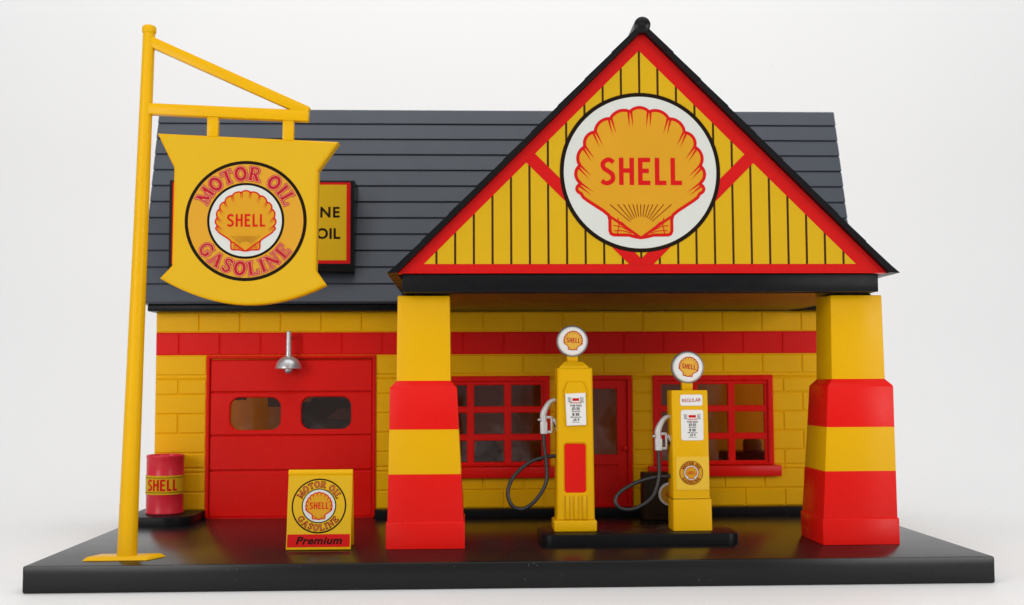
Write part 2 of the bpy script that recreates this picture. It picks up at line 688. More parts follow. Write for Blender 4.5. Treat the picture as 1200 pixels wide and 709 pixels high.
# slab-serif capitals for the ring lettering: (width, [(points, weight)])
Tk, Tn, Sf = .23, .11, .09
SERIF = {
    'M': (0.98, [([(.14, .04), (.14, .96)], Tn), ([(.84, .04), (.84, .96)], Tk), ([(.16, .94), (.48, .10)], Tk), ([(.48, .10), (.80, .94)], Tn),
                 ([(.02, .04), (.27, .04)], Sf), ([(.66, .04), (.98, .04)], Sf), ([(.0, .96), (.22, .96)], Sf), ([(.76, .96), (.98, .96)], Sf)]),
    'O': (0.82, [(None, Tk)]),
    'T': (0.74, [([(.37, .04), (.37, .96)], Tk), ([(.04, .95), (.70, .95)], Tn), ([(.05, .95), (.05, .70)], Sf), ([(.69, .95), (.69, .70)], Sf), ([(.21, .04), (.53, .04)], Sf)]),
    'R': (0.82, [([(.18, .04), (.18, .96)], Tk), (catmull([(.20, .95), (.50, .95), (.62, .74), (.50, .52), (.20, .50)], 5), .15), ([(.40, .50), (.66, .05)], Tk),
                 ([(.02, .04), (.35, .04)], Sf), ([(.02, .96), (.2, .96)], Sf), ([(.60, .04), (.82, .04)], Sf)]),
    'I': (0.42, [([(.21, .04), (.21, .96)], Tk), ([(.04, .04), (.38, .04)], Sf), ([(.04, .96), (.38, .96)], Sf)]),
    'L': (0.70, [([(.18, .04), (.18, .96)], Tk), ([(.02, .96), (.36, .96)], Sf), ([(.02, .05), (.66, .05)], Tn), ([(.65, .05), (.65, .32)], Sf)]),
    'G': (0.86, [(catmull([(.72, .78), (.60, .91), (.42, .94), (.20, .78), (.13, .5), (.20, .22), (.42, .06), (.62, .10), (.72, .24)], 5), .17),
                 ([(.72, .10), (.72, .44)], Tk), ([(.52, .45), (.86, .45)], Sf), ([(.74, .95), (.74, .70)], Sf)]),
    'A': (0.86, [([(.14, .05), (.42, .96)], Tn), ([(.44, .96), (.70, .05)], Tk), ([(.24, .32), (.60, .32)], Sf), ([(.0, .04), (.28, .04)], Sf), ([(.54, .04), (.86, .04)], Sf)]),
    'S': (0.66, [(catmull([(.56, .80), (.44, .93), (.28, .94), (.13, .80), (.20, .62), (.44, .44), (.52, .24), (.40, .08), (.24, .06), (.10, .20)], 5), .17),
                 ([(.58, .96), (.58, .70)], Sf), ([(.08, .30), (.08, .04)], Sf)]),
    'N': (0.90, [([(.16, .04), (.16, .96)], Tn), ([(.74, .04), (.74, .96)], Tn), ([(.16, .93), (.74, .07)], Tk), ([(.02, .04), (.31, .04)], Sf), ([(.0, .96), (.22, .96)], Sf), ([(.59, .96), (.90, .96)], Sf)]),
    'E': (0.74, [([(.18, .04), (.18, .96)], Tk), ([(.02, .95), (.64, .95)], Tn), ([(.02, .05), (.66, .05)], Tn), ([(.2, .5), (.46, .5)], Sf), ([(.64, .95), (.64, .72)], Sf),
                 ([(.66, .05), (.66, .30)], Sf), ([(.46, .62), (.46, .38)], Sf)]),
    ' ': (0.36, []),
}
SERIF['O'] = (0.84, [([(.42 + .30 * math.cos(2 * PI * k / 20), .5 + .43 * math.sin(2 * PI * k / 20)) for k in range(20)], Tk)])


def ring_word(pr, word, c, r0, height, a_start, a_end, top, layer, layers):
    """letters on a circle, baseline radius r0; angles in degrees; layers = [(material, grow)]"""
    ws = [SERIF[ch][0] for ch in word]
    gap = 0.10
    tot = sum(ws) + gap * (len(ws) - 1)
    span = math.radians(a_end - a_start)
    pos = 0
    for ch in word:
        wd, strokes = SERIF[ch]
        mid = (pos + wd / 2) / tot
        a = math.radians(a_start) + span * mid
        kx = abs(span) * (r0 + height * 0.5 if top else r0 - height * 0.5) / tot
        for li, (mname, grow) in enumerate(layers):
            for pts, w in strokes:
                closed = ch == 'O'
                q = []
                for p in pts:
                    lx, ly = (p[0] - wd / 2) * kx, p[1] * height
                    if top:
                        rr = r0 + ly
                        q.append((c[0] + rr * math.cos(a) + lx * math.sin(a), c[1] + rr * math.sin(a) - lx * math.cos(a)))
                    else:
                        rr = r0 - ly
                        q.append((c[0] + rr * math.cos(a) - lx * math.sin(a), c[1] + rr * math.sin(a) + lx * math.cos(a)))
                pr.stroke(q, w * height, mname, layer + li, closed, grow * height)
        pos += wd + gap


def motor_oil_badge(pr, c, R, layer, detail=2, ink="print_black", face="print_ring", lay=None):
    """ringed badge, outer radius R"""
    pr.disc(c, R, ink, layer)
    pr.disc(c, R * .945, face, layer + 1)
    lay = lay or [("print_crimson", .080), ("print_peach", .024), ("print_crimson", -.004)]
    ring_word(pr, "MOTOR OIL", c, R * .675, R * .225, 157, 22, True, layer + 2, lay)
    ring_word(pr, "GASOLINE", c, R * .905, R * .225, 209, 327, False, layer + 2, lay)
    pr.disc(c, R * .632, ink, layer + 2)
    pr.disc(c, R * .592, "print_white", layer + 3)
    shell_emblem(pr, c, R * .585, layer + 4, detail=detail)


# ------------------------------------------------------------------ setting: white sweep
T = 0.0836
bm = bmesh.new()
prof = [(-9.0, -T), (2.6, -T)]
for k in range(1, 17):
    a = PI / 2 * k / 16
    prof.append((2.6 + 2.4 * math.sin(a), -T + 2.4 * (1 - math.cos(a))))
prof.append((5.0, 9.0))
rows = [[bm.verts.new((x, y, z)) for x in (-9, 9)] for y, z in prof]
for a, b in zip(rows[:-1], rows[1:]):
    bm.faces.new((a[0], a[1], b[1], b[0]))
bd = obj("backdrop", bm, "white_sweep", None, smooth=60)
tag(bd, kind="structure")

# ------------------------------------------------------------------ base plate with raised floor slab
base = empty("base_plate", (0, 1.0, -T), "wide glossy black plastic plate the whole filling station stands on", "base")
bm = bmesh.new()
box(bm, -1.5, 1.5, 0, 2.06, -T, 0, 0.007)
obj("plate", bm, "black_base", base)
# raised slab under the building with a rounded apron at the left front
bm = bmesh.new()
SL = 0.034


def slab(outline, z0, z1):
    t = bmesh.new()
    A = [t.verts.new((p[0], p[1], z0)) for p in outline]
    fa = t.faces.new(A)
    rr_ = bmesh.ops.extrude_face_region(t, geom=[fa])
    bmesh.ops.translate(t, verts=[g_ for g_ in rr_['geom'] if isinstance(g_, bmesh.types.BMVert)], vec=(0, 0, z1 - z0))
    recalc(t)
    top = [e for e in t.edges if all(abs(v.co.z - z1) < 1e-6 for v in e.verts)]
    bmesh.ops.bevel(t, geom=top, offset=0.004, segments=2, affect='EDGES', profile=0.5)
    return t


out = [(-1.497, 1.01)]
for k in range(9):
    a = -PI / 2 + PI / 2 * k / 8
    out.append((-1.33 + 0.10 * math.cos(a), 1.085 + 0.10 * math.sin(a) - 0.005))
out += [(-1.23, 1.205), (-1.23, 1.262), (-0.527, 1.262), (-0.527, 1.185), (-0.45, 1.185), (1.46, 1.185), (1.46, 1.98), (-1.497, 1.98)]
merge(bm, slab(out, 0.0005, SL))
obj("floor_slab", bm, "black_trim", base)

# ------------------------------------------------------------------ the station building
YW = 1.24
st = empty("gas_station", (0, 1.3, 0), "yellow brick filling station with red garage door and gabled canopy on two striped pillars", "building")
XL, XR = -1.437, 1.437
WZ0, WZ1 = SL, 0.8485
GX0, GX1, GZ1 = -1.227, -0.530, 0.6685
WINX = (0.626, -0.313)
WW, WZA, WZB = 0.507, 0.205, 0.579
DX0, DX1, DZ1 = 0.235, 0.537, 0.580
openings = [(GX0, GX1, -1, GZ1), (DX0, DX1, -1, DZ1)] + [(x + .012, x + WW - .012, WZA, WZB - .010) for x in WINX]


def grid_wall(bm, x0, x1, z0, z1, holes, y0, y1, mi=0):
    xs = sorted({x0, x1} | {min(max(v, x0), x1) for h in holes for v in h[:2]})
    zs = sorted({z0, z1} | {min(max(v, z0), z1) for h in holes for v in h[2:]})
    fill = {}
    for i in range(len(xs) - 1):
        for j in range(len(zs) - 1):
            cx, cz = (xs[i] + xs[i + 1]) / 2, (zs[j] + zs[j + 1]) / 2
            fill[i, j] = not any(h[0] < cx < h[1] and h[2] < cz < h[3] for h in holes)

    def q(*p): bm.faces.new([bm.verts.new(v) for v in p]).material_index = mi
    for (i, j), on in fill.items():
        if not on: continue
        a, b, c, d = xs[i], xs[i + 1], zs[j], zs[j + 1]
        q((a, y0, c), (b, y0, c), (b, y0, d), (a, y0, d))
        q((a, y1, c), (a, y1, d), (b, y1, d), (b, y1, c))
        if not fill.get((i - 1, j)): q((a, y1, c), (a, y0, c), (a, y0, d), (a, y1, d))
        if not fill.get((i + 1, j)): q((b, y0, c), (b, y1, c), (b, y1, d), (b, y0, d))
        if not fill.get((i, j - 1)): q((a, y1, c), (b, y1, c), (b, y0, c), (a, y0, c))
        if not fill.get((i, j + 1)): q((a, y0, d), (b, y0, d), (b, y1, d), (a, y1, d))
    return bm


bm = bmesh.new()
MORT = 0.0042
for za, zc, mi_ in ((WZ0, .670, 0), (.670, .764, 1), (.764, WZ1, 0)):
    grid_wall(bm, XL, XR, za, zc, openings, YW + MORT, YW + 0.03, mi_)


def brick(bm, x0, x1, z0, z1, mi):
    g_ = 0.0012
    s = 0.0044
    x0 += g_; x1 -= g_; z0 += g_; z1 -= g_
    if x1 - x0 < 0.012 or z1 - z0 < 0.008: return
    B = [bm.verts.new(p) for p in ((x0, YW + MORT, z0), (x1, YW + MORT, z0), (x1, YW + MORT, z1), (x0, YW + MORT, z1))]
    F = [bm.verts.new(p) for p in ((x0 + s, YW, z0 + s), (x1 - s, YW, z0 + s), (x1 - s, YW, z1 - s), (x0 + s, YW, z1 - s))]
    bm.faces.new(F).material_index = mi
    for k in range(4):
        bm.faces.new((B[k], B[(k + 1) % 4], F[(k + 1) % 4], F[k])).material_index = mi


zb = [WZ1, 0.764, 0.670, 0.587, 0.507, 0.427, 0.347, 0.267, 0.187, 0.107, WZ0]
for i in range(10):
    z1, z0 = zb[i], zb[i + 1]
    off = -1.342 if i % 2 else -1.26
    if i == 1: off = -1.342
    js = [off + 0.168 * k for k in range(-2, 20)]
    xs = [XL] + [x for x in js if XL + .02 < x < XR - .02] + [XR]
    # horizontal sub-bands so bricks stop at openings
    cuts = sorted({z0, z1} | {v for h in openings for v in h[2:] if z0 < v < z1})
    for za, zc in zip(cuts[:-1], cuts[1:]):
        hs = [h for h in openings if h[2] < (za + zc) / 2 < h[3]]
        xq = [x for x in xs if x in (XL, XR) or all(abs(x - e) > .05 for h in hs for e in h[:2])]
        for a, b in zip(xq[:-1], xq[1:]):
            segs = [(a, b)]
            for h in hs:
                ns = []
                for (p, q_) in segs:
                    if h[1] <= p or h[0] >= q_: ns.append((p, q_)); continue
                    if h[0] > p: ns.append((p, h[0]))
                    if h[1] < q_: ns.append((h[1], q_))
                segs = ns
            for p, q_ in segs:
                brick(bm, p, q_, za, zc, 1 if i == 1 else 0)
# side walls and rear wall
for xs_, xe_ in ((XL, XL + .03), (XR - .03, XR)):
    # side walls, each with one tall unseen opening added to let light indoors
    box(bm, xs_, xe_, YW + .031, 1.34, WZ0, WZ1)
    box(bm, xs_, xe_, 1.84, 1.90, WZ0, WZ1)
    box(bm, xs_, xe_, 1.3405, 1.8395, WZ0, .14)
    box(bm, xs_, xe_, 1.3405, 1.8395, .78, WZ1)
grid_wall(bm, XL, XR, WZ0, WZ1, [], 1.901, 1.93)
obj("wall", bm, ["yellow_brick", "red_paint"], st, smooth=25)

# ---- windows
for k, x in enumerate(WINX):
    bm = bmesh.new()
    pans = []
    for i in range(3):
        for j in range(3):
            px = x + .036 + .155 * i
            pz = .223 + .115 * j
            pans.append(rect(px, px + .125, pz, pz + .088))
    plate(bm, rect(x, x + WW, WZA, WZB), [rect(x + .024, x + WW - .024, WZA + .010, WZB - .024)], YW - .014, YW + .012, 0.004)
    plate(bm, rect(x + .020, x + WW - .020, WZA + .004, WZB - .020), pans, YW - .004, YW + .014, 0.003)
    wn = obj("window", recalc(bm), "red_plastic", st)
    bm = bmesh.new()
    box(bm, x + .026, x + WW - .026, YW + .0155, YW + .0175, WZA + .01, WZB - .026)
    obj("pane", bm, "clear_window", wn)
    bm = bmesh.new()
    box(bm, x - .024, x + WW + .026, YW - .034, YW + .01, .158, .2035, .005)
    obj("sill", bm, "red_plastic", wn)

# ---- entrance door
bm = bmesh.new()
plate(bm, rect(DX0, DX1, SL, DZ1), [rect(DX0 + .018, DX1 - .018, SL - .0 + .004, DZ1 - .018)], YW - .012, YW + .02, .003)
dframe = rect(DX0 + .019, DX1 - .019, SL + .004, DZ1 - .019)
plate(bm, dframe, [rect(.298, .476, .250, .524), rect(.298, .476, .060, .206)], YW + .002, YW + .016, .003)
box(bm, .292, .482, YW + .010, YW + .015, .054, .212)
door = obj("door", recalc(bm), "red_plastic", st)
bm = bmesh.new()
box(bm, .290, .484, YW + .0175, YW + .0195, .242, .532)
obj("pane", bm, "clear_window", door)
bm = bmesh.new()
lathe(bm, [(.006, 0), (.006, .012), (.012, .016), (.013, .022), (.008, .028), (0, .029)], (.505, YW + .002, .278), 16, Matrix.Rotation(PI / 2, 4, 'X'))
obj("knob", recalc(bm), "red_plastic", door)

# ---- garage door
bm = bmesh.new()
plate(bm, rect(GX0, GX1, .0025, GZ1), [rect(GX0 + .014, GX1 - .014, .0035, GZ1 - .014)], YW - .008, YW + .030, .004)
gx0, gx1 = GX0 + .015, GX1 - .015
zs = [.0035, .194, .337, .516, GZ1 - .015]
holes = [rrect(-1.130, -.922, .360, .494, .040), rrect(-.838, -.632, .362, .496, .040)]
for i in range(4):
    plate(bm, rect(gx0, gx1, zs[i] + .002, zs[i + 1] - .003), holes if i == 2 else [], YW + .001, YW + .018, .0042)
plate(bm, rect(gx0, gx1, .004, GZ1 - .016), [offset_loop(h, .004) for h in holes], YW + .012, YW + .022)
gd = obj("garage_door", recalc(bm), "red_plastic", st)
for h in holes:
    bm = bmesh.new()
    plate(bm, offset_loop(h, .012), [], YW + .0225, YW + .0245)
    obj("pane", recalc(bm), "clear_window", gd)

bm = bmesh.new()
box(bm, -.982, -.905, 1.275, 1.30, .455, .65, .004)
box(bm, -1.20, -1.075, 1.29, 1.31, .484, .50, .002)
obj("inner_block", bm, "dark_item", gd)  # plain dark blocks just behind the left pane

# ---- main roof: grooved lap boards on a steep front slope
EY, EZ, RY, RZ = 1.145, 0.884, 1.40, 1.741
sl = Vector((RY - EY, RZ - EZ))
Ls = sl.length
sd = sl.normalized()
nd = Vector((-sd.y, sd.x))
marks = [349.4, 333.3, 313.5, 294.4, 274.9, 256.1, 237.1, 219.1, 200.6, 182.1, 163.8, 146.3, 129.5]
prof = []
nrow = 12
for i in range(nrow):
    a = Vector((EY, EZ)) + sd * (Ls * i / nrow)
    b = Vector((EY, EZ)) + sd * (Ls * (i + 1) / nrow)
    if i: prof.append(a + sd * .0 - nd * .006)
    prof.append(a + sd * .0060 - nd * .006 if i else a)
    prof.append(a + sd * .0066 + nd * .0050 if i else a + nd * .0060)
    prof.append(b - sd * .0005 + nd * .001)
prof.append(Vector((RY, RZ)))
prof += [Vector((1.70, RZ)), Vector((1.955, EZ)), Vector((1.955, EZ - .006)), Vector((EY + .004, EZ - .006))]
bm = bmesh.new()
extrude_profile(bm, [tuple(p) for p in prof], 'X', -1.480, 1.474)
obj("roof", bm, "roof_grey", st, smooth=20)
bm = bmesh.new()
box(bm, -1.456, -.372, 1.172, 1.95, .8487, .8775, .003)
box(bm, 1.254, 1.452, 1.172, 1.95, .8487, .8775, .003)
box(bm, -.3715, 1.2535, 1.2415, 1.94, .8490, .8772)  # unseen filler above the wall, added to stop light leaking in
obj("fascia", bm, "black_trim", st)

# ---- canopy
AX = 0.448
GB = 0.916
HALF = 0.829
YG = 0.262
canopy = None
# stepped roof slabs (one per side) and round ridge cap
for s in (-1, 1):
    n = 9
    t = 0.0185
    inn = [(AX + s * (HALF + .002), GB), (AX, GB + HALF + .002)]
    dirv = Vector((-s, 1)).normalized()
    nr = Vector((s, 1)).normalized()
    start = Vector((AX + s * (HALF + .002), GB))
    L = (Vector((AX, GB + HALF + .002)) - start).length
    pf = [tuple(start)]
    first = start + Vector((s * .034, -.001))
    pf.append(tuple(first))
    for i in range(n):
        a = start + dirv * (L * i / n)
        b = start + dirv * (L * (i + 1) / n)
        if i: pf.append(tuple(a + nr * (t + .0014)))
        else: pf.append(tuple(a + nr * (t + .002) + dirv * .012))
        pf.append(tuple(b + nr * (t - .0008)))
    top = Vector((AX, GB + HALF + .002))
    pf.append((AX, top.y + (t - .0008) * math.sqrt(2)))
    pf.append(tuple(top))
    bm = bmesh.new()
    extrude_profile(bm, pf, 'Y', .236, 1.385)
    obj("canopy_roof", bm, "black_trim", st, smooth=15)
bm = bmesh.new()
lathe(bm, [(0, -.004), (.018, -.003), (.0275, .004), (.0285, .012), (.0285, 1.145), (0, 1.15)], (AX, .232, 1.764), 24, Matrix.Rotation(-PI / 2, 4, 'X'))
obj("ridge_cap", recalc(bm), "black_gloss", st)
# gable panel with its printed face
bm = bmesh.new()
plate(bm, [(AX - HALF, GB), (AX + HALF, GB), (AX, GB + HALF)], [], YG, YG + .05)
box(bm, AX - HALF + .012, AX + HALF - .012, YG - .0045, YG + .002, GB + .0003, GB + .0026)
gp = obj("gable_panel", recalc(bm), "red_plastic", st)
pr = Print((0, YG, 0))
pr.poly([(AX - HALF + .006, GB + .003), (AX + HALF - .006, GB + .003), (AX, GB + HALF - .004)], "print_red", 0)
PX, PB, PH = 0.438, 0.9475, 0.7325


def clip(poly, a, b, c):
    """keep the part of a polygon where a*x+b*y<=c"""
    o = []
    for i in range(len(poly)):
        p, q = poly[i - 1], poly[i]
        fp, fq = a * p[0] + b * p[1] - c, a * q[0] + b * q[1] - c
        if (fp <= 0) != (fq <= 0):
            t = fp / (fp - fq)
            o.append((p[0] + (q[0] - p[0]) * t, p[1] + (q[1] - p[1]) * t))
        if fq <= 0: o.append(q)
    return o


tri = [(PX - PH, PB), (PX + PH, PB), (PX, PB + PH)]
pr.poly(tri, "print_yellow", 1)
for k in range(-11, 12):
    x = PX + .0628 * k
    top = PB + PH - abs(x - PX)
    if top - PB > 0.02:
        pl = clip(clip(rect(x - .0036, x + .0036, PB, PB + PH), 1, 1, PX + PB + PH), -1, 1, -PX + PB + PH)
        if len(pl) > 2: pr.poly(pl, "print_lines", 2)
bw = .0605
for s in (-1, 1):
    # diagonal band from the rake down to the middle of the sill
    band = [(PX, PB + .018), (PX + s * (bw - .018), PB), (PX + s * (bw - .018 + .5), PB + .5), (PX + s * .5, PB + .518)]
    lim = clip(clip(band, s * 1, 1, s * PX + PB + PH), 0, -1, -PB)
    pr.poly(lim, "print_red", 3)
    tip = [(PX, PB), (PX + s * (bw - .018), PB), (PX, PB + .018)]
    pr.poly(tip, "print_red", 3)
pr.build("gable_print", gp)
pr = Print((0, YG - .0022, 0))
EC = (0.4375, 1.2600)
pr.disc(EC, .2735, "print_black", 0, 96)
pr.disc(EC, .2600, "print_white", 1, 96)
shell_emblem(pr, EC, .2600, 2)
pr.build("emblem", gp)
# beam and ceiling under the gable
bm = bmesh.new()
box(bm, -.368, 1.2495, .270, .305, .8535, .9145, .002)
box(bm, -.368, -.330, .306, 1.2405, .8535, .9145, .002)
box(bm, 1.212, 1.2495, .306, 1.2405, .8535, .9145, .002)
obj("beam", bm, "black_trim", st)
bm = bmesh.new()
box(bm, -.329, 1.211, .3055, 1.2405, .8510, .9140)
obj("ceiling", bm, "black_gloss", st)

# ---- the two striped pillars
for k, (cx, dxu, dwu) in enumerate(((-.290, -.008, .003), (1.174, .017, .004))):
    cy = .281 + .131
    lv = [(.131, 0.001), (.131, .088), (.1265, .0905), (.1205, .246), (.1145, .394), (.1095, .534), (.0885, .5575), (.0870, .700), (.0855, .846)]
    secs = []
    for hw, z in lv:
        q = max(0.0, min(1.0, (z - .09) / .44))
        hx_ = hw + dwu * q
        secs.append((cx + dxu * q - hx_, cx + dxu * q + hx_, cy - hw, cy + hw, z))
    bm = bmesh.new()
    loft(bm, secs, mis=[0, 0, 0, 1, 0, 0, 1, 1])
    recalc(bm)
    t_e = [e for e in bm.edges if abs(e.verts[0].co.z - e.verts[1].co.z) > .02 or e.verts[0].co.z > .84 or abs(e.verts[0].co.z - .534) < .001 or abs(e.verts[0].co.z - .088) < .001]
    bmesh.ops.bevel(bm, geom=t_e, offset=0.0035, segments=2, affect='EDGES', profile=0.5)
    for fa in bm.faces:
        zc_ = fa.calc_center_median().z
        fa.material_index = 1 if .247 < zc_ < .394 or zc_ > .559 else 0
    box(bm, cx + dxu - .062, cx + dxu + .062, cy - .055, cy + .055, .8462, .8532, 0, 2)
    obj("pillar", bm, ["red_plastic", "yellow_plastic", "black_trim"], st, smooth=30)

# ------------------------------------------------------------------ billboard on the roof
bb = empty("roof_sign", (-.99, 1.20, 1.03), "black framed oblong yellow sign on the dark roof reading gasoline and motor oil", "sign")
bm = bmesh.new()
bx0, bx1, bz0, bz1, by = -1.362, -.612, 1.003, 1.383, 1.125
extr = [(by, bz0 + .004), (by + .004, bz0), (1.200, bz0), (1.295, bz1), (by + .004, bz1), (by, bz1 - .004)]
extrude_profile(bm, extr, 'X', bx0, bx1)
fr_ = obj("frame", bm, "black_trim", bb, smooth=30)
pr = Print((0, by, 0))
pr.rect(bx0 + .012, -.6275, 1.039, 1.374, "print_red", 0)
pr.rect(bx0 + .026, -.6435, 1.053, 1.364, "print_yellow", 1)
pr.text("GASOLINE", -.671, 1.230, .042, "print_black", 2, 'RIGHT', bold=.030, spacing=1.16)
pr.text("MOTOR OIL", -.669, 1.142, .042, "print_black", 2, 'RIGHT', bold=.030, spacing=1.06)
pr.build("sign_face", bb)

# ------------------------------------------------------------------ wall lamp over the garage door
lx = -.8835
lamp = empty("wall_lamp", (lx, 1.235, .75), "small silver dome lamp on a straight stem above the red garage door", "lamp")
bm = bmesh.new()
tube(bm, [(lx, YW - .052, .655), (lx, YW - .052, .70), (lx, YW - .051, .758), (lx, YW - .051, .764), (lx, YW - .051, .767)], [.0115, .0108, .0098, .0098, .007], 18)
tube(bm, [(lx, YW - .050, .742), (lx, YW - .001, .742)], .006, 12)
obj("stem", bm, "silver", lamp)
bm = bmesh.new()
lathe(bm, [(0.044, .615), (.051, .6115), (.054, .613), (.053, .619), (.047, .638), (.036, .652), (.022, .660), (.0125, .664), (.0115, .674), (0, .675)], (lx, YW - .052, 0), 32)
obj("shade", recalc(bm), "silver", lamp)
bm = bmesh.new()
lathe(bm, [(0, .592), (.008, .593), (.014, .598), (.0165, .605), (.015, .616), (0, .618)], (lx, YW - .052, 0), 20)
obj("bulb", recalc(bm), "silver", lamp)

# ------------------------------------------------------------------ oil drum
dc = (-1.366, 1.145)
dr = empty("oil_drum", (dc[0], dc[1], SL), "red oil drum with a yellow lettered band beside the garage door", "drum")
bm = bmesh.new()
RD = .0745
lathe(bm, [(RD - .004, SL + .0005), (RD, SL + .003), (RD, SL + .010), (RD - .0015, SL + .014), (RD - .0015, .112), (RD, .116), (RD, .185), (RD - .0015, .189),
           (RD - .0015, .254), (RD, .258), (RD, .265), (RD - .003, .268), (RD - .007, .266), (RD - .008, .259), (0, .259)], (dc[0], dc[1], 0), 48)
obj("body", recalc(bm), "drum_red", dr)


def on_drum(x, y, h):
    a = -PI / 2 + x / RD + .05
    return Vector((dc[0] + (RD + h) * math.cos(a), dc[1] + (RD + h) * math.sin(a), y))


pr = Print((0, 0, 0), mapper=on_drum)
n = 64
xs = [RD * (-PI + 2 * PI * k / n) for k in range(n + 1)]
for z0, z1, mm, la in ((.113, .188, "print_yellow", 0), (.1205, .1225, "print_black", 1), (.1785, .1805, "print_black", 1)):
    pr.strip([(x, z1) for x in xs], [(x, z0) for x in xs], mm, la)
shell_word(pr, -.062, .064, .128, .173, "print_red", 1, w=.19)
pr.build("paper_band", dr)

# ------------------------------------------------------------------ sign post with bracket
post = empty("sign_post", (-1.224, .131, 0), "tall slightly leaning yellow pole with triangular bracket at the left front", "post")


def PXc(z): return -1.2240 + (1.2240 - 1.1830) * z / 1.715


bm = bmesh.new()
zsn = [0.012, .25, .6, 1.0, 1.4, 1.690]
tube(bm, [(PXc(z), .131, z) for z in zsn] , [.0305, .0285, .0258, .0232, .0208, .0192], 24)
tube(bm, [(PXc(1.688), .131, 1.688), (PXc(1.692), .131, 1.692), (PXc(1.706), .131, 1.706), (PXc(1.712), .131, 1.712), (PXc(1.716), .131, 1.716)], [.0195, .0225, .0230, .0205, .012], 24)
obj("pole", bm, "yellow_plastic", post)
bm = bmesh.new()
A = [(-1.350, .088), (-1.150, .090), (-1.112, .172), (-1.318, .170)]
t = bmesh.new()
lo = [t.verts.new((x, y, .001)) for x, y in A]
hi = [t.verts.new((x, y, .013)) for x, y in offset_loop(A, -.010)]
t.faces.new(list(reversed(lo))); t.faces.new(hi)
for k in range(4): t.faces.new((lo[k], lo[(k + 1) % 4], hi[(k + 1) % 4], hi[k]))
recalc(t)
bmesh.ops.bevel(t, geom=[e for e in t.edges if e.verts[0].co.z > .01 and e.verts[1].co.z > .01], offset=.003, segments=2, affect='EDGES', profile=.5)
merge(bm, t)
obj("foot", bm, "yellow_plastic", post)


def bar(bm, a, b, w, d, bev=.004):
    """square bar between two points in the XZ plane"""
    a, b = Vector(a), Vector(b)
    L = (b - a).length
    t = bmesh.new()
    box(t, 0, L, -d / 2, d / 2, -w / 2, w / 2, bev)
    ang = math.atan2(b.z - a.z, b.x - a.x)
    merge(bm, t, 0, Matrix.Translation(a) @ Matrix.Rotation(-ang, 4, 'Y'))


bm = bmesh.new()
bar(bm, (PXc(1.44) + .006, .131, 1.4385), (-.6640, .131, 1.4165), .036, .034)
obj("arm", bm, "yellow_plastic", post)
bm = bmesh.new()
bar(bm, (PXc(1.66) + .006, .131, 1.6610), (-.6655, .131, 1.4300), .034, .030)
obj("brace", bm, "yellow_plastic", post)
for hx, zt in ((-.9720, 1.4140), (-.7290, 1.4040)):
    bm = bmesh.new()
    bar(bm, (hx, .131, zt), (hx - .001, .131, zt - .068), .036, .024, .003)
    obj("hanger", bm, "yellow_plastic", post)

# ------------------------------------------------------------------ hanging shield sign
hs = empty("hanging_sign", (-.861, .131, .80), "large yellow shield sign with a round motor oil badge hanging from the pole bracket", "sign")
curve = []
for k in range(1, 16):
    t_ = k / 16
    x = -1.131 + (.526) * t_
    z = .886 + (.866 - .886) * t_ - .0735 * (1 - (2 * t_ - 1) ** 2)
    curve.append((x, z))
shield = [(-1.148, 1.357), (-1.093, 1.246), (-1.095, .928), (-1.133, .887)] + curve + [(-.605, .866), (-.637, .912), (-.632, 1.238), (-.567, 1.331)]
shield = list(reversed(shield))
bm = bmesh.new()
plate(bm, shield, [], .118, .170, .005)
pan = obj("panel", recalc(bm), "yellow_plastic", hs, smooth=30)
pr = Print((0, .118, 0))
pr.poly(offset_loop(shield, -.0075), "print_signface", 0)
motor_oil_badge(pr, (-.8615, 1.0725), .1950, 1)
pr.build("badge", hs)

# ------------------------------------------------------------------ sandwich board
sbx, sby = -.642, .275
sb = empty("sandwich_board", (sbx, .32, 0), "yellow folding board marked Premium standing in front of the garage door", "sandwich board")
hw, ht = .1065, .262
lean = .050
uu = Vector((1, 0, 0)); vv = Vector((0, lean, ht - .016)).normalized()
nn = uu.cross(vv)
for s in (0, 1):
    bm = bmesh.new()
    t = bmesh.new()
    box(t, -hw, hw, 0, .010, .0, .252, .002)
    ang = math.atan2(lean, ht - .016) * (-1 if s == 0 else 1)
    mx = Matrix.Translation((sbx, sby if s == 0 else sby + .110, .003)) @ Matrix.Rotation(ang, 4, 'X')
    merge(bm, t, 0, mx)
    if s == 0: front_mx = mx
    obj("panel", bm, "yellow_plastic", sb)
bm = bmesh.new()
topc = front_mx @ Vector((0, .005, .252))
tube(bm, [(sbx - hw, topc.y + .004, topc.z), (sbx + hw, topc.y + .004, topc.z)], .0125, 16)
obj("hinge_bar", bm, "yellow_plastic", sb)
fo = front_mx @ Vector((0, 0, 0))
pr = Print(fo, front_mx.to_3x3() @ Vector((1, 0, 0)), front_mx.to_3x3() @ Vector((0, 0, 1)), step=.0004)
pr.rect(-.1030, .1030, .050, .240, "print_signface", 0)
pr.rect(-.1030, .1030, .008, .050, "print_red", 0)
pr.text("Premium", .0, .0185, .0235, "print_black", 2, bold=.028, shear=.25, sx=1.18, spacing=1.06)
motor_oil_badge(pr, (-.002, .1430), .0905, 1, detail=1, face="print_signface", lay=[("print_brown", .05), ("print_rust", -.045)])
pr.build("poster", sb)

# ------------------------------------------------------------------ pump island
isl = empty("pump_island", (.437, .45, 0), "low black slab with rounded ends carrying both fuel pumps", "island")
bm = bmesh.new()
o_ = rrect(.098, .776, .325, .590, .045)
merge(bm, slab(o_, .0005, .037))
obj("slab", bm, "black_trim", isl)
IZ = .0372


